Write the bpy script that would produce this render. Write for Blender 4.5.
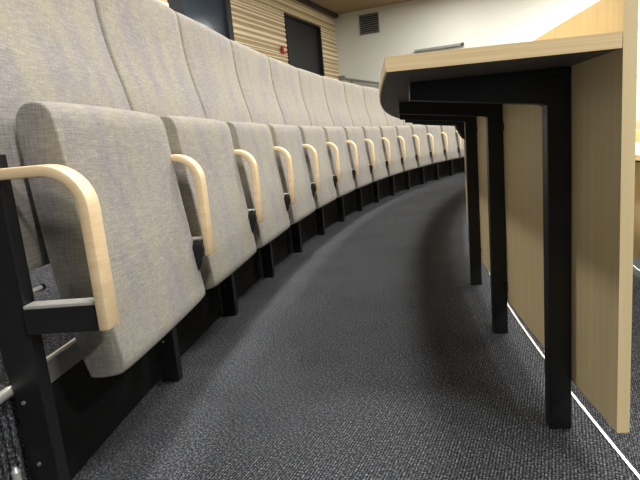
import bpy, bmesh, math, random
from math import sin, cos, pi, radians, sqrt, tan
from mathutils import Vector, Matrix
random.seed(7)
scn = bpy.context.scene
for o in list(bpy.data.objects): bpy.data.objects.remove(o, do_unlink=True)
col = scn.collection

# ------------------------------------------------------------ camera (solved from the photograph)
CAM_F, PITCH, ROLL, CAM_H = 517.03, 0.1832, 0.0915, 0.6191
fw = Vector((0, cos(PITCH), -sin(PITCH))); r0 = Vector((1, 0, 0)); u0 = r0.cross(fw)
rt = cos(ROLL)*r0 - sin(ROLL)*u0; up = sin(ROLL)*r0 + cos(ROLL)*u0
cd = bpy.data.cameras.new('camera'); cam = bpy.data.objects.new('camera', cd); col.objects.link(cam)
M = Matrix((rt, up, -fw)).transposed().to_4x4(); M.translation = Vector((0, 0, CAM_H))
cam.matrix_world = M
cd.sensor_fit = 'HORIZONTAL'; cd.sensor_width = 36; cd.lens = CAM_F/640*36; cd.clip_start = .02
scn.camera = cam

# ------------------------------------------------------------ world, lights, exposure
w = bpy.data.worlds.new('world'); scn.world = w; w.use_nodes = True
w.node_tree.nodes['Background'].inputs[0].default_value = (1, .97, .92, 1)
w.node_tree.nodes['Background'].inputs[1].default_value = .22
scn.view_settings.view_transform = 'Standard'; scn.view_settings.look = 'None'
scn.view_settings.gamma = 1; scn.view_settings.use_curve_mapping = False
scn.view_settings.exposure = 0.0

# arc geometry of the room: every row is concentric about (CX, CY)
CX, CY = 12.8092, -0.3559
PH0, DA = 0.0893, 0.0413            # angle of the first armrest, angle between seats
RISE, DEPTH = .26, 1.07
R_BACK = 13.42                      # riser behind our row of chairs
CEIL = 3.34
def P(r, a, z=0.): return Vector((CX - r*cos(a), CY + r*sin(a), z))

def lamp(x, y, z, size, power, colr=(1, .975, .935)):
    l = bpy.data.lights.new('unseen_overhead_lamp', 'AREA'); l.shape = 'DISK'; l.size = size; l.energy = power; l.color = colr  # one name for the room's overhead lights and the added fill
    o = bpy.data.objects.new('unseen_overhead_lamp', l); col.objects.link(o); o.location = (x, y, z)
    return o
for (r, a, pw) in [(12.9, -.07, 14), (13.0, .12, 58), (13.0, .28, 48), (13.0, .45, 38), (13.0, .62, 34),
                   (11.8, -.02, 80), (11.2, .22, 60), (11.0, .42, 60), (10.6, .68, 100), (15.2, .2, 55), (15.2, .45, 55), (9.3, .62, 130)]:  # entries at negative angles are fill added behind the camera for the near edges
    q = P(r, a); lamp(q.x, q.y, CEIL-.06, .45, pw)

for (x, y, pw) in [(3.0, -2.2, 170), (2.6, 9.6, 52), (4.6, 8.6, 120), (6.6, 7.4, 160), (-1.0, 9.6, 30), (-2.0, 7.2, 34)]:   # fill lights added behind the camera, by the front wall and the wood wall
    lamp(x, y, CEIL-.06, .45, pw)

# ------------------------------------------------------------ materials
def lin(c):
    f = lambda v: v/12.92 if v <= .04045 else ((v+.055)/1.055)**2.4
    return tuple(f(v/255) for v in c) + (1,)
def mat(name, rgb, rough=.6, metal=0., spec=.5):
    m = bpy.data.materials.new(name); m.use_nodes = True
    b = m.node_tree.nodes['Principled BSDF']
    b.inputs['Base Color'].default_value = lin(rgb); b.inputs['Roughness'].default_value = rough
    b.inputs['Metallic'].default_value = metal; b.inputs['Specular IOR Level'].default_value = spec
    return m, m.node_tree, b
def N(t, kind, **kw):
    n = t.nodes.new(kind)
    for k, v in kw.items():
        if k.startswith('i_'):
            n.inputs[int(k[2:])].default_value = v
        else: setattr(n, k, v)
    return n
def ramp(t, stops):
    n = t.nodes.new('ShaderNodeValToRGB'); e = n.color_ramp.elements
    while len(e) < len(stops): e.new(.5)
    for q, (pos, c) in zip(e, stops): q.position = pos; q.color = c
    return n
def mix(t, a, b, fac, mode='MIX'):
    n = t.nodes.new('ShaderNodeMix'); n.data_type = 'RGBA'; n.blend_type = mode
    for s, v in ((0, fac), (6, a), (7, b)):
        if hasattr(v, 'is_output'): t.links.new(v, n.inputs[s])
        else: n.inputs[s].default_value = v
    return n.outputs[2]
def mapping(t, scale=(1, 1, 1), rot=(0, 0, 0), coord='Object'):
    tc = t.nodes.new('ShaderNodeTexCoord'); mp = t.nodes.new('ShaderNodeMapping')
    mp.inputs['Scale'].default_value = scale; mp.inputs['Rotation'].default_value = rot
    t.links.new(tc.outputs[coord], mp.inputs[0]); return mp.outputs[0]
def noise(t, vec, scale, detail=3, rough=.5):
    n = t.nodes.new('ShaderNodeTexNoise'); n.inputs['Scale'].default_value = scale
    n.inputs['Detail'].default_value = detail; n.inputs['Roughness'].default_value = rough
    if vec is not None: t.links.new(vec, n.inputs['Vector'])
    return n.outputs['Fac']
def bump(t, h, strength, dist, b):
    n = t.nodes.new('ShaderNodeBump'); n.inputs['Strength'].default_value = strength; n.inputs['Distance'].default_value = dist
    t.links.new(h, n.inputs['Height']); t.links.new(n.outputs[0], b.inputs['Normal'])

def fabric_mat():
    m, t, b = mat('heathered_grey_fabric', (170, 166, 156), .95, 0, .15)
    info = t.nodes.new('ShaderNodeObjectInfo')
    add = N(t, 'ShaderNodeVectorMath', operation='ADD')
    tc = t.nodes.new('ShaderNodeTexCoord'); t.links.new(tc.outputs['Object'], add.inputs[0])
    mul = N(t, 'ShaderNodeMath', operation='MULTIPLY'); t.links.new(info.outputs['Random'], mul.inputs[0]); mul.inputs[1].default_value = 9
    t.links.new(mul.outputs[0], add.inputs[1]); v = add.outputs[0]
    def sc(s):
        n = t.nodes.new('ShaderNodeMapping'); n.inputs['Scale'].default_value = s; t.links.new(v, n.inputs[0]); return n.outputs[0]
    yarn_v = noise(t, sc((520, 520, 30)), 1, 3)           # warp yarns
    yarn_h = noise(t, sc((34, 34, 520)), 1, 3)            # weft yarns
    blot = noise(t, sc((13, 13, 3.)), 1, 4, .6)
    c1 = ramp(t, [(.36, lin((132, 127, 135))), (.5, lin((150, 145, 134))), (.66, lin((158, 152, 128)))]); t.links.new(blot, c1.inputs[0])
    c2 = ramp(t, [(.3, lin((92, 89, 82))), (.52, lin((148, 144, 133))), (.72, lin((200, 196, 178)))]); t.links.new(yarn_v, c2.inputs[0])
    c3 = ramp(t, [(.3, lin((90, 87, 82))), (.52, lin((146, 142, 132))), (.72, lin((200, 196, 180)))]); t.links.new(yarn_h, c3.inputs[0])
    y = mix(t, c2.outputs[0], c3.outputs[0], .5)
    t.links.new(mix(t, c1.outputs[0], y, .5), b.inputs['Base Color'])
    s = N(t, 'ShaderNodeMath', operation='ADD'); t.links.new(yarn_v, s.inputs[0]); t.links.new(yarn_h, s.inputs[1])
    bump(t, s.outputs[0], .35, .0015, b)
    b.inputs['Sheen Weight'].default_value = .15
    return m
def carpet_mat():
    m, t, b = mat('ribbed_charcoal_carpet', (60, 62, 65), .95, 0, .15)
    v = mapping(t, (1, 1, 1), (0, 0, radians(25.5)))
    wv = N(t, 'ShaderNodeTexWave', wave_type='BANDS', bands_direction='X'); wv.inputs['Scale'].default_value = 52
    wv.inputs['Distortion'].default_value = .6; wv.inputs['Detail'].default_value = 1; wv.inputs['Detail Scale'].default_value = 4
    t.links.new(v, wv.inputs[0])
    sp = noise(t, v, 210, 3, .7); big = noise(t, v, 3, 3)
    c = ramp(t, [(.32, lin((28, 29, 32))), (.5, lin((64, 66, 70))), (.68, lin((150, 153, 158)))]); t.links.new(sp, c.inputs[0])
    rb = ramp(t, [(.1, (.3, .3, .3, 1)), (.6, (1.15, 1.15, 1.15, 1))]); t.links.new(wv.outputs[0], rb.inputs[0])
    bg = ramp(t, [(.3, (.85, .85, .85, 1)), (.7, (1.1, 1.1, 1.1, 1))]); t.links.new(big, bg.inputs[0])
    o1 = mix(t, c.outputs[0], rb.outputs[0], .9, 'MULTIPLY')
    t.links.new(mix(t, o1, bg.outputs[0], 1., 'MULTIPLY'), b.inputs['Base Color'])
    s = N(t, 'ShaderNodeMath', operation='ADD'); t.links.new(wv.outputs[0], s.inputs[0]); t.links.new(sp, s.inputs[1])
    bump(t, s.outputs[0], .6, .003, b)
    return m
def wood_mat(name, c_a, c_b, scale, rough=.4, spec=.4):
    m, t, b = mat(name, c_a, rough, 0, spec)
    g = noise(t, mapping(t, scale), 1, 5, .6)
    r = ramp(t, [(.35, lin(c_a)), (.65, lin(c_b))]); t.links.new(g, r.inputs[0])
    t.links.new(r.outputs[0], b.inputs['Base Color']); bump(t, g, .05, .001, b)
    return m
def plaster_mat(name, rgb, rough=.85):
    m, t, b = mat(name, rgb, rough, 0, .2)
    n = noise(t, mapping(t), 60, 3); bump(t, n, .08, .002, b)
    n2 = noise(t, mapping(t), .8, 2)
    lo = tuple(int(x*.97) for x in rgb)
    r = ramp(t, [(.3, lin(lo)), (.7, lin(rgb))]); t.links.new(n2, r.inputs[0]); t.links.new(r.outputs[0], b.inputs['Base Color'])
    return m
def metal_mat(name, rgb, rough, metal, spec=.5):
    m, t, b = mat(name, rgb, rough, metal, spec)
    n = noise(t, mapping(t), 90, 2); r = ramp(t, [(.3, (rough*.85,)*3+(1,)), (.7, (min(1, rough*1.15),)*3+(1,))])
    t.links.new(n, r.inputs[0]); t.links.new(r.outputs[0], b.inputs['Roughness'])
    return m
FAB = fabric_mat(); CARPET = carpet_mat()
BIRCH = wood_mat('birch_laminated_armrest', (240, 216, 176), (228, 200, 156), (14, 14, 90), .38)
EDGE = wood_mat('birch_edge_band', (240, 216, 170), (224, 196, 146), (3, 3, 260), .45)
PANELEDGE = wood_mat('birch_panel', (232, 212, 166), (224, 202, 155), (60, 60, 2.2), .5)
UNDER = metal_mat('dark_grey_underside_laminate', (92, 87, 82), .5, 0, .4)
BLACK = metal_mat('black_powder_coated_steel', (22, 23, 25), .42, 0, .5)
RISER = metal_mat('black_riser_facing', (15, 16, 18), .7, 0, .3)
NOSE = metal_mat('dark_grey_nosing', (128, 128, 124), .6, 0, .3)
ALU = metal_mat('brushed_aluminium', (215, 214, 208), .35, .55)
SLAT = wood_mat('lit_wood_slat', (246, 234, 202), (236, 220, 184), (3, 3, 40), .55)  # paler than the backing to paint in light on the slat tops
SLATBACK = wood_mat('tan_wood_backing', (190, 168, 128), (174, 150, 110), (3, 3, 40), .6)
WHITE = plaster_mat('cream_wall_paint', (222, 223, 213))
CEILM = plaster_mat('tan_ceiling_board', (160, 141, 110))
DOORM = metal_mat('black_door_leaf', (30, 31, 34), .5, 0, .4)
GLASS = metal_mat('dark_blue_glass', (52, 62, 74), .12, 0, .8)
GREY = metal_mat('grey_painted_metal', (128, 130, 126), .5, .2)
RED = metal_mat('red_alarm_plastic', (190, 40, 28), .4, 0, .5)
LENS = metal_mat('white_lamp_diffuser', (240, 238, 230), .5, 0)

# ------------------------------------------------------------ mesh helpers
def link(name, bm, mats, parent=None, smooth=False):
    me = bpy.data.meshes.new(name); bmesh.ops.recalc_face_normals(bm, faces=bm.faces[:]); bm.to_mesh(me); bm.free()
    for m in (mats if isinstance(mats, (list, tuple)) else [mats]): me.materials.append(m)
    if smooth:
        me.polygons.foreach_set('use_smooth', [True]*len(me.polygons)); me.set_sharp_from_angle(angle=radians(38))
    o = bpy.data.objects.new(name, me); col.objects.link(o)
    if parent: o.parent = parent
    return o
def tag(o, label=None, cat=None, group=None, kind=None):
    for k, v in (('label', label), ('category', cat), ('group', group), ('kind', kind)):
        if v: o[k] = v
    return o
def empty(name, mtx):
    o = bpy.data.objects.new(name, None); col.objects.link(o); o.matrix_world = mtx; o.empty_display_size = .1; return o
def box(bm, c, s, bev=0, mi=0, rot=None):
    mtx = Matrix.Translation(c) @ (rot.to_4x4() if rot else Matrix()) @ Matrix.Diagonal((*s, 1))
    g = bmesh.ops.create_cube(bm, size=1, matrix=mtx)
    fs = {f for v in g['verts'] for f in v.link_faces}
    for f in fs: f.material_index = mi
    if bev: bmesh.ops.bevel(bm, geom=list({e for f in fs for e in f.edges}), offset=bev, segments=2, profile=.5, affect='EDGES')
def cyl(bm, p0, p1, r, seg=16, r2=None):
    d = Vector(p1)-Vector(p0); q = d.to_track_quat('Z', 'Y').to_matrix().to_4x4()
    bmesh.ops.create_cone(bm, cap_ends=True, segments=seg, radius1=r, radius2=r if r2 is None else r2, depth=d.length,
                          matrix=Matrix.Translation((Vector(p0)+Vector(p1))/2) @ q)
def prism(bm, pts, x0, x1, bev=0):
    """pts in (y, z), extruded along x"""
    a = [bm.verts.new((x0, y, z)) for y, z in pts]; b = [bm.verts.new((x1, y, z)) for y, z in pts]
    n = len(pts); fs = [bm.faces.new(a), bm.faces.new(b[::-1])]
    for i in range(n): fs.append(bm.faces.new((a[i], b[i], b[(i+1) % n], a[(i+1) % n])))
    bmesh.ops.recalc_face_normals(bm, faces=fs)
    if bev: bmesh.ops.bevel(bm, geom=list({e for f in fs for e in f.edges}), offset=bev, segments=2, profile=.5, affect='EDGES')
def sweep(bm, prof, angs, rfun=None, mis=None, closed_caps=True):
    """profile of (r, z) swept about the room's centre through the angles"""
    rings = []
    for a in angs:
        rings.append([bm.verts.new(P(r if rfun is None else rfun(r, a), a, z)) for r, z in prof])
    n = len(prof)
    for i in range(len(rings)-1):
        for j in range(n):
            f = bm.faces.new((rings[i][j], rings[i+1][j], rings[i+1][(j+1) % n], rings[i][(j+1) % n]))
            if mis: f.material_index = mis[j]
    if closed_caps:
        for rg, mi in ((rings[0], 0), (rings[-1], 0)):
            f = bm.faces.new(rg)
            if mis: f.material_index = mis[-1] if len(mis) > n else 0
def arange(a0, a1, step):
    n = max(1, int(math.ceil((a1-a0)/step))); return [a0+(a1-a0)*i/n for i in range(n+1)]
def catmull(pts, sub=4):
    out = []; n = len(pts)
    for i in range(n):
        p0, p1, p2, p3 = pts[(i-1) % n], pts[i], pts[(i+1) % n], pts[(i+2) % n]
        for k in range(sub):
            t = k/sub
            out.append(tuple(.5*((2*b)+(-a+c)*t+(2*a-5*b+4*c-d)*t*t+(-a+3*b-3*c+d)*t**3) for a, b, c, d in zip(p0, p1, p2, p3)))
    return out
def inset(pts, d):
    n = len(pts); A = sum(pts[i][0]*pts[(i+1) % n][1]-pts[(i+1) % n][0]*pts[i][1] for i in range(n)); s = 1 if A > 0 else -1
    out = []
    for i in range(n):
        tx = pts[(i+1) % n][0]-pts[i-1][0]; ty = pts[(i+1) % n][1]-pts[i-1][1]; L = math.hypot(tx, ty) or 1
        out.append((pts[i][0]-s*ty/L*d, pts[i][1]+s*tx/L*d))
    return out
def loft(bm, prof, stations, xf=None):
    """cushion: the (y, z) profile carried along x, drawn in by the given inset at each station"""
    rings = []
    for x, d in stations:
        pr = inset(prof, d)
        rings.append([bm.verts.new(((xf(x, z) if xf else x), y, z)) for y, z in pr])
    n = len(prof)
    for a, b in zip(rings, rings[1:]):
        for j in range(n): bm.faces.new((a[j], b[j], b[(j+1) % n], a[(j+1) % n]))
    bm.faces.new(rings[0]); bm.faces.new(rings[-1][::-1])

# ------------------------------------------------------------ the setting
TH = radians(25.5); Wd = Vector((sin(TH), cos(TH), 0)); TV = radians(-68); Vd = -Vector((sin(TV), cos(TV), 0))
CORNER = Vector((.7525, 11.9764, 0))
def wall_r(a):
    d = Vector((-cos(a), sin(a), 0)); C0 = Vector((CX, CY, 0)); best = 99
    for dv in (Wd, Vd):
        n = Vector((dv.y, -dv.x, 0)); den = d.dot(n)
        if abs(den) > 1e-6:
            t = (CORNER-C0).dot(n)/den
            if t > 0: best = min(best, t)
    return best
def tier(r_in, r_out, z, zb, a0=-.75, a1=1.25):
    angs = [a for a in arange(a0, a1, .01) if wall_r(a) > r_in+.05]
    bm = bmesh.new()
    sweep(bm, [(r_in, z), (r_in, zb), (r_out, zb), (r_out, z)], angs, rfun=lambda r, a: min(r, wall_r(a)))
    return tag(link('floor', bm, CARPET), kind='structure')
tier(12.35, R_BACK, 0, -.75)
tier(11.46, 12.35, -RISE, -.75)
tier(7.5, 11.46, -2*RISE, -.75)
for k in range(4):
    tier(R_BACK+k*DEPTH, R_BACK+(k+1)*DEPTH if k < 3 else 21, RISE*(k+1), -.75)
# black facing on the riser behind the chairs, with the grey nosing above
bm = bmesh.new(); sweep(bm, [(R_BACK-.004, 0), (R_BACK, 0), (R_BACK, .213), (R_BACK-.004, .213)], arange(PH0+.002, .93, .01))
tag(link('trim_1', bm, RISER), kind='structure')
bm = bmesh.new(); sweep(bm, [(R_BACK-.006, .213), (R_BACK, .213), (R_BACK, RISE), (R_BACK-.006, RISE)], arange(PH0+.002, .93, .01))
tag(link('trim_2', bm, NOSE), kind='structure')
def bead(name, r, z, h, a0, a1):
    bm = bmesh.new(); sweep(bm, [(r-.0055, z-.008), (r, z-.008), (r, z), (r+.002, z+h), (r-.0045, z+h), (r-.0065, z)], arange(a0, a1, .008))
    return tag(link(name, bm, ALU, smooth=False), kind='structure')
bead('trim_3', R_BACK, RISE, .002, PH0+.002, .93)
bead('trim_4', 12.35, 0, .003, -.5, .98)
bead('trim_5', 11.46, -RISE, .003, -.5, 1.05)
# thick round aluminium nosings of the aisle step, ending at the first chair
def rod(r, z, a0, a1, rad):
    bm = bmesh.new(); angs = arange(a0, a1, .004); rings = []
    ends = [(angs[-1]+rad/13.4*k, s) for k, s in ((.5, .87), (.85, .5))]
    for a, s in [(a, 1) for a in angs]+ends:
        rings.append([bm.verts.new(P(r+rad*s*cos(t*pi/6), a, z+rad*s*sin(t*pi/6))) for t in range(12)])
    for A, B in zip(rings, rings[1:]):
        for j in range(12): bm.faces.new((A[j], B[j], B[(j+1) % 12], A[(j+1) % 12]))
    bm.faces.new(rings[0]); bm.faces.new(rings[-1]); return bm
tag(link('trim_6', rod(R_BACK-.009, RISE-.006, -.2, .0884, .0095), ALU, smooth=True), kind='structure')
bm = bmesh.new(); q = P(R_BACK-.012, .0862)
cyl(bm, (q.x, q.y, .02), (q.x, q.y, .122), .0075); cyl(bm, (q.x, q.y, .122), (q.x, q.y, .13), .0075, r2=.003)
tag(link('trim_7', bm, ALU, smooth=True), kind='structure')

def wall_frame(dv, inward):
    """x along the wall, y into the room, origin at the corner"""
    m = Matrix((dv, inward, Vector((0, 0, 1)))).transposed().to_4x4(); m.translation = CORNER; return m
inW = Vector((Wd.y, -Wd.x, 0)); inV = Vector((Vd.y, -Vd.x, 0))
MW = wall_frame(-Wd, inW); MV = wall_frame(Vd, inV)
# wood wall: x = distance from the corner towards the camera
DOOR = (.86, 2.40, 2.965, 1.04); DOORG = (4.13, 5.55, 3.05, .78)
bm = bmesh.new()
def wbox(bm, x0, x1, y0, y1, z0, z1, mi=0): box(bm, ((x0+x1)/2, (y0+y1)/2, (z0+z1)/2), (x1-x0, y1-y0, z1-z0), 0, mi)
xs = [(-.1, DOOR[0]), (DOOR[1], DOORG[0]), (DOORG[1], 15)]
for x0, x1 in xs: wbox(bm, x0, x1, -.15, 0, -.75, CEIL)
for d in (DOOR, DOORG):
    wbox(bm, d[0], d[1], -.15, 0, d[2], CEIL); wbox(bm, d[0], d[1], -.15, 0, -.75, d[3])
z = .9; rnd = random.Random(3)
while z < CEIL-.13:
    h = rnd.choice((.014, .018, .024, .045, .03)); g = rnd.choice((.02, .03, .045, .06))
    segs = xs if z+h < 2.97 else [(-.0, DOORG[0]), (DOORG[1], 15)] if z+h < 3.05 else [(0, 15)]
    for x0, x1 in segs: wbox(bm, max(x0, .0), x1, 0, .012, z, z+h, 1)
    z += h+g
o = link('wall_left', bm, [SLATBACK, SLAT]); o.matrix_world = MW; tag(o, kind='structure')
bm = bmesh.new(); wbox(bm, -.0, 15, .014, .1, CEIL-.065, CEIL); o = link('trim_8', bm, mat('dark_brown_cove', (58, 46, 38), .7)[0]); o.matrix_world = MW; tag(o, kind='structure')
# doors
bm = bmesh.new(); wbox(bm, DOOR[0]+.04, DOOR[1]-.04, -.09, -.045, DOOR[3], DOOR[2]-.04); o = link('door_1', bm, DOORM); o.matrix_world = MW; tag(o, kind='structure'); d1 = o
bm = bmesh.new(); wbox(bm, DOOR[0], DOOR[0]+.04, -.1, .03, DOOR[3], DOOR[2]); wbox(bm, DOOR[1]-.04, DOOR[1], -.1, .03, DOOR[3], DOOR[2]); wbox(bm, DOOR[0], DOOR[1], -.1, .03, DOOR[2]-.04, DOOR[2])
o = link('door_frame', bm, DOORM, d1)
bm = bmesh.new(); wbox(bm, DOORG[0], DOORG[0]+.12, -.1, .02, DOORG[3], DOORG[2]); wbox(bm, DOORG[1]-.28, DOORG[1], -.1, .02, DOORG[3], DOORG[2]); wbox(bm, DOORG[0], DOORG[1], -.1, .02, DOORG[2]-.1, DOORG[2]); wbox(bm, DOORG[0], DOORG[1], -.1, .02, DOORG[3], DOORG[3]+.2)
o = link('door_2', bm, DOORM); o.matrix_world = MW; tag(o, kind='structure'); d2 = o
bm = bmesh.new(); wbox(bm, DOORG[0]+.12, DOORG[1]-.28, -.06, -.04, DOORG[3]+.2, DOORG[2]-.1); o = link('glass_pane', bm, GLASS, d2)
# white wall
bm = bmesh.new(); wbox(bm, -.15, 14, -.15, 0, -.75, CEIL); o = link('wall_front', bm, WHITE); o.matrix_world = MV; tag(o, kind='structure')
# ceiling
bm = bmesh.new(); box(bm, (5, 4, CEIL+.05), (26, 22, .1)); tag(link('ceiling', bm, CEILM), kind='structure')

# ------------------------------------------------------------ wall fittings
bm = bmesh.new()
x0, x1, z0, z1 = .56, .99, 2.83, 3.235; t_ = .018
for a_, b_, c_, d_ in ((x0, x1, z1-t_, z1), (x0, x1, z0, z0+t_), (x0, x0+t_, z0, z1), (x1-t_, x1, z0, z1)): wbox(bm, a_, b_, .001, .02, c_, d_)
vent = empty('air_vent', MV @ Matrix.Translation(((x0+x1)/2, 0, z0)))
tag(vent, 'square grey louvred air vent high on the cream wall', 'vent')
IM = Matrix.Translation((-(x0+x1)/2, 0, -z0))
def vpart(name, bm, m): bmesh.ops.transform(bm, matrix=IM, verts=bm.verts[:]); return link(name, bm, m, vent)
vpart('frame', bm, GREY)
bm = bmesh.new(); wbox(bm, x0+t_, x1-t_, .001, .004, z0+t_, z1-t_); vpart('backing', bm, RISER)
bm = bmesh.new(); n = 9
for i in range(n):
    zc = z0+t_+(z1-z0-2*t_)*(i+.5)/n
    box(bm, ((x0+x1)/2, .011, zc), (x1-x0-2*t_, .016, .014), 0, 0, Matrix.Rotation(radians(-25), 3, 'X'))
vpart('louvre', bm, GREY)
bar = empty('wall_rail', MV @ Matrix.Translation((1.71, 0, 2.33)))
tag(bar, 'thin grey rail with a black end on the cream wall above the desk', 'rail')
bm = bmesh.new(); box(bm, (.48, .045, 0), (.94, .05, .05), .006); link('bar', bm, GREY, bar)
bm = bmesh.new(); box(bm, (.975, .045, 0), (.05, .056, .06), .006); link('end_cap', bm, BLACK, bar)
for xb in (.2, .72):
    bm = bmesh.new(); wbox(bm, xb, xb+.04, 0, .022, -.02, .02); link('bracket', bm, GREY, bar)
rail = empty('wall_handrail', MV @ Matrix.Translation((0, 0, 2.0)))
tag(rail, 'grey handrail running down the cream wall just above the row of chair backs', 'handrail')
bm = bmesh.new(); prism(bm, [(.05, .045), (.09, .045), (.09, -.04), (.05, -.04)], .02, .16, .004); link('end_plate', bm, GREY, rail)
bm = bmesh.new(); box(bm, (0, 0, 0), (1.5, .04, .05), .008); bmesh.ops.transform(bm, matrix=Matrix.Translation((.88, .07, -.21)) @ Matrix.Rotation(radians(14), 4, 'Y'), verts=bm.verts[:]); link('grip', bm, GREY, rail)
for xb in (.3, 1.3):
    bm = bmesh.new(); box(bm, (xb, .025, -.21-(xb-.88)*.249-.035), (.03, .05, .03), .003); link('bracket', bm, GREY, rail)
al = empty('fire_alarm', MW @ Matrix.Translation((2.62, 0.022, 2.24)))
tag(al, 'small red fire alarm box on the slatted wood wall beside the black door', 'alarm')
bm = bmesh.new(); box(bm, (0, .025, .06), (.11, .05, .12), .008); link('housing', bm, RED, al)
bm = bmesh.new(); box(bm, (0, .052, .06), (.05, .006, .05), .002); link('button', bm, LENS, al)

# ------------------------------------------------------------ the curved row of folding chairs
RC = 13.35
def frame(a, r=RC):
    x = Vector((sin(a), cos(a), 0)); y = Vector((-cos(a), sin(a), 0))
    m = Matrix((x, y, Vector((0, 0, 1)))).transposed().to_4x4(); m.translation = P(r, a); return m
A_SEAT = PH0 + .0213                               # middle of the first seat
TO_ARM = frame(A_SEAT).inverted() @ frame(PH0)     # from the armrest's own frame to the seat's
SEAT = [(13.2325, .262), (13.236, .30), (13.252, .43), (13.268, .55), (13.279, .66), (13.284, .70), (13.294, .722), (13.315, .7305), (13.338, .724), (13.351, .702),
        (13.352, .66), (13.346, .56), (13.334, .42), (13.312, .29), (13.303, .252), (13.297, .241), (13.27, .241), (13.240, .247)]
SEATP = [(r-RC, z) for r, z in catmull(SEAT, 3)]
BACKF = [(.455, 13.366), (.5, 13.363), (.6, 13.364), (.70, 13.367), (.758, 13.374), (.82, 13.388), (.87, 13.402), (.95, 13.418), (1.02, 13.425), (1.09, 13.429), (1.112, 13.433), (1.125, 13.443)]
BACK = [(r, z) for z, r in BACKF] + [(13.458, 1.126), (13.468, 1.11), (13.468, 1.02), (13.462, .9), (13.44, .8), (13.415, .7), (13.405, .6), (13.402, .5), (13.398, .458), (13.38, .45)]
BACKP = [(r-RC, z) for r, z in catmull(BACK, 3)]
def cushion_stations(w, e=.0045, crown=.004):
    h = w/2; st = []
    for t in (0, 25, 50, 70, 90): st.append((-h+e*(1-cos(radians(t))), e*(1-sin(radians(t)))))
    for i in range(1, 12):
        x = -h+e+(w-2*e)*i/12; st.append((x, -crown*(1-(x/h)**2)**.6))
    return st + [(-x, d) for x, d in st[4::-1]]
ARMX = -.013
def arm_strap(bm, wd=.04, th=.018):
    path = [(.03, .617), (-.02, .617), (-.072, .617)]
    for i in range(1, 9): t = radians(90*i/8); path.append((-.072-.063*sin(t), .617-.063*(1-cos(t))))
    path += [(-.1352, .46), (-.135, .357)]
    rings = []
    for i, (y, z) in enumerate(path):
        a = path[max(i-1, 0)]; b = path[min(i+1, len(path)-1)]; dy, dz = b[0]-a[0], b[1]-a[1]; L = math.hypot(dy, dz)
        ny, nz = dz/L, -dy/L; ny, nz = -ny, -nz
        ring = []
        for sx, sn in ((-1, -1), (1, -1), (1, 1), (-1, 1)):
            ring.append(bm.verts.new((ARMX+sx*wd/2, y+ny*sn*th/2, z+nz*sn*th/2)))
        rings.append(ring)
    for A, B in zip(rings, rings[1:]):
        for j in range(4): bm.faces.new((A[j], B[j], B[(j+1) % 4], A[(j+1) % 4]))
    bm.faces.new(rings[0]); bm.faces.new(rings[-1])
    bmesh.ops.recalc_face_normals(bm, faces=bm.faces[:])
    es = [e for e in bm.edges if e.is_manifold and e.calc_face_angle(0) > radians(40)]
    bmesh.ops.bevel(bm, geom=es, offset=.0035, segments=2, profile=.5, affect='EDGES')
PX = -.004
def arm_set(t, M):
    def lk(name, bm, m, smooth=False, parent=t): bmesh.ops.transform(bm, matrix=M, verts=bm.verts[:]); return link(name, bm, m, parent, smooth)
    bm = bmesh.new(); arm_strap(bm); lk('armrest', bm, BIRCH, True)
    bm = bmesh.new(); prism(bm, [(0, 0), (.05, 0), (.05, .25), (.058, .30), (.062, .648), (0, .648)], PX-.015, PX+.015, .002); post = lk('post', bm, BLACK)
    for y, z in ((.035, .235), (.03, .12)):
        bm = bmesh.new(); cyl(bm, (PX-.015, y, z), (PX-.0175, y, z), .0035, 8); lk('bolt', bm, GREY, parent=post)
    bm = bmesh.new(); cyl(bm, (PX+.015, .007, .418), (PX+.045, .007, .418), .0045, 12); pin = lk('hinge_pin', bm, ALU, True)
    bm = bmesh.new(); cyl(bm, (PX+.045, .007, .418), (PX+.052, .007, .418), .006, 12); lk('pin_cap', bm, BLACK, True, parent=pin)
    bm = bmesh.new(); prism(bm, [(0, .356), (0, .399), (-.122, .399), (-.126, .356)], ARMX-.013, ARMX+.016, .002); br = lk('bracket', bm, BLACK)
    bm = bmesh.new(); box(bm, (ARMX+.0015, -.063, .402), (.029, .122, .006), .0015); lk('top_strip', bm, ALU, parent=br)
def hinge_plate(t, M):
    bm = bmesh.new(); pts = []
    for i in range(16):
        th = 2*pi*i/16; pts.append((-.116+.015*cos(th)+(.008 if sin(th) < 0 else 0), .372+(.034 if sin(th) > 0 else .05)*sin(th)))
    prism(bm, pts, ARMX-.037, ARMX-.022, .002); cyl(bm, (ARMX-.037, -.116, .385), (ARMX-.041, -.116, .385), .008, 12)
    bmesh.ops.transform(bm, matrix=M, verts=bm.verts[:]); link('hinge_plate', bm, BLACK, t, True)
def make_chair():
    t = empty('folding_chair', frame(A_SEAT))
    bm = bmesh.new(); loft(bm, SEATP, cushion_stations(.467), lambda x, z: x*(1+.024*max(0, z-.3)/.42)+.006*max(0, z-.3)/.42); link('seat', bm, FAB, t, True)
    bm = bmesh.new()
    def xf(x, z):
        s = min(1, max(0, (z-.648)/.012)); return x*(.935+.065*s)-.0083
    loft(bm, BACKP, cushion_stations(.541, .009, .003), xf); link('backrest', bm, FAB, t, True)
    # shell and pivot shaft under the cushions
    bm = bmesh.new(); cyl(bm, (-.255, -.045, .385), (.243, -.045, .385), .009, 12)
    link('pivot_shaft', bm, BLACK, t)
    arm_set(t, TO_ARM)
    hinge_plate(t, frame(A_SEAT).inverted() @ frame(PH0+DA))
    return t
def copy_tree(o, parent=None):
    c = o.copy(); col.objects.link(c)
    if parent: c.parent = parent
    for ch in o.children: copy_tree(ch, c)
    return c
NCH = 16
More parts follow.
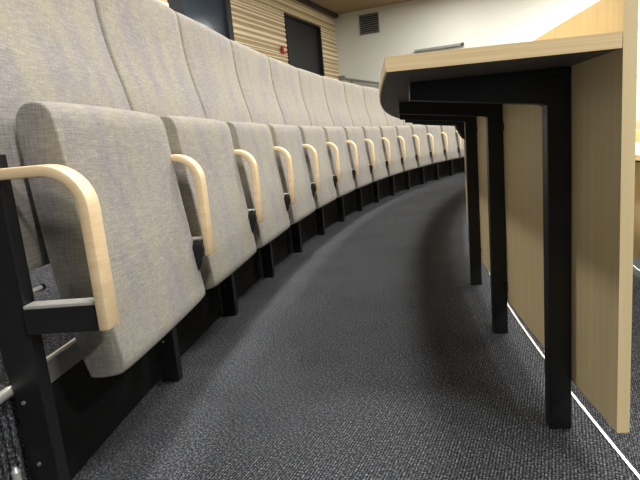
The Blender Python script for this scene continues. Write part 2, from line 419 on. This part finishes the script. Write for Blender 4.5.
ORD = ['', 'second', 'third', 'fourth', 'fifth', 'sixth', 'seventh', 'eighth', 'ninth', 'tenth', 'eleventh', 'twelfth', 'thirteenth', 'fourteenth']
proto = make_chair(); bpy.context.view_layer.update()
for k in range(NCH):
    c = proto if k == 0 else copy_tree(proto)
    c.matrix_world = frame(A_SEAT + k*DA)
    if k == 0: lab = 'nearest grey fabric chair, folded seat, its whole bent birch armrest in view'
    elif k < 14: lab = '%s chair from the near end of the curved row, grey fabric with folded seat' % ORD[k]
    else: lab = 'grey fabric chair at the far end of the row, hidden behind the black desk legs'
    tag(c, lab, 'chair', 'folding chairs in the curved row')
ch_last = c
M_END = frame(A_SEAT).inverted() @ frame(PH0+DA)
# closing armrest at the far end of the row
e = empty('end_armrest', frame(PH0+NCH*DA)); tag(e, 'birch armrest on a black post closing the far end of the row', 'armrest')
arm_set(e, Matrix())

# ------------------------------------------------------------ curved desks
def desk(dr, dz, a0, a1, label, zus=.7155, th=.0225, name='curved_desk', legs=18):
    org = P(12.5+dr, a0, dz); t = empty(name, Matrix.Translation(org)); tag(t, label, 'desk', None)
    IMt = Matrix.Translation(-org)
    def lk(nm, bm, m, parent=t, smooth=False): bmesh.ops.transform(bm, matrix=IMt, verts=bm.verts[:]); return link(nm, bm, m, parent, smooth)
    R = lambda r: r+dr
    angs = arange(a0, a1, .006)
    e = .0015
    # desktop: birch top and edges, dark underside
    prof = [(R(12.401), zus+dz+th), (R(12.74)-e, zus+dz+th), (R(12.741), zus+dz+th-e), (R(12.741), zus+dz+e), (R(12.74)-e, zus+dz), (R(12.401), zus+dz)]
    bm = bmesh.new(); sweep(bm, prof, angs, mis=[0, 0, 0, 0, 1, 0]); lk('desktop', bm, [EDGE, UNDER])
    prof = [(R(12.380), dz+.105+e), (R(12.380)+e, dz+.105), (R(12.4)-e, dz+.105), (R(12.4), dz+.105+e), (R(12.4), dz+.80-e), (R(12.4)-e, dz+.80), (R(12.380)+e, dz+.80), (R(12.380), dz+.80-e)]
    bm = bmesh.new(); sweep(bm, prof, angs); lk('front_panel', bm, PANELEDGE)
    for k in range(legs):
        a = .1067 + .0430*k if dr == 0 else a0+.0175+.043*k
        if a > a1-.01: break
        F = frame(a, R(12.4005)); F.translation.z = dz
        full = k < 3
        def put(nm, bm, m, parent=t):
            bmesh.ops.transform(bm, matrix=F, verts=bm.verts[:]); return lk(nm, bm, m, parent)
        zt = zus-.001
        if full:
            bm = bmesh.new(); box(bm, (.016, .0212, .35), (.032, .0424, .70), .002); lg = put('leg', bm, BLACK)
            bm = bmesh.new(); prism(bm, [(0, zt), (.288, zt), (.289, .684), (.05, .654), (.0405, .650), (.0405, .70), (0, .70)], 0, .032, .0006)
            put('bracket_arm', bm, BLACK, lg)
        else:
            bm = bmesh.new(); prism(bm, [(0, zt), (.288, zt), (.289, .684), (.05, .654), (.014, .58), (0, .57)], 0, .032, .0015)
            lg = put('bracket_arm', bm, BLACK)
        for zc in ((.62, .15) if full else (.62,)):
            bm = bmesh.new(); box(bm, (.037, .004, zc), (.010, .012, .026), .002); put('panel_clip', bm, BLACK, lg)
            bm = bmesh.new(); box(bm, (-.005, .003, zc), (.010, .010, .020), .002) if k else box(bm, (.037, .03, zc), (.010, .012, .02), .002); put('panel_clip', bm, BLACK, lg)
    return t
desk(0, 0, .0915, .90, 'long curved birch desk on black steel legs facing the chairs, dark underside showing')
desk(-.89, -.26, .0915, .98, 'next birch desk on the lower step, a sliver seen beyond the near panel end')
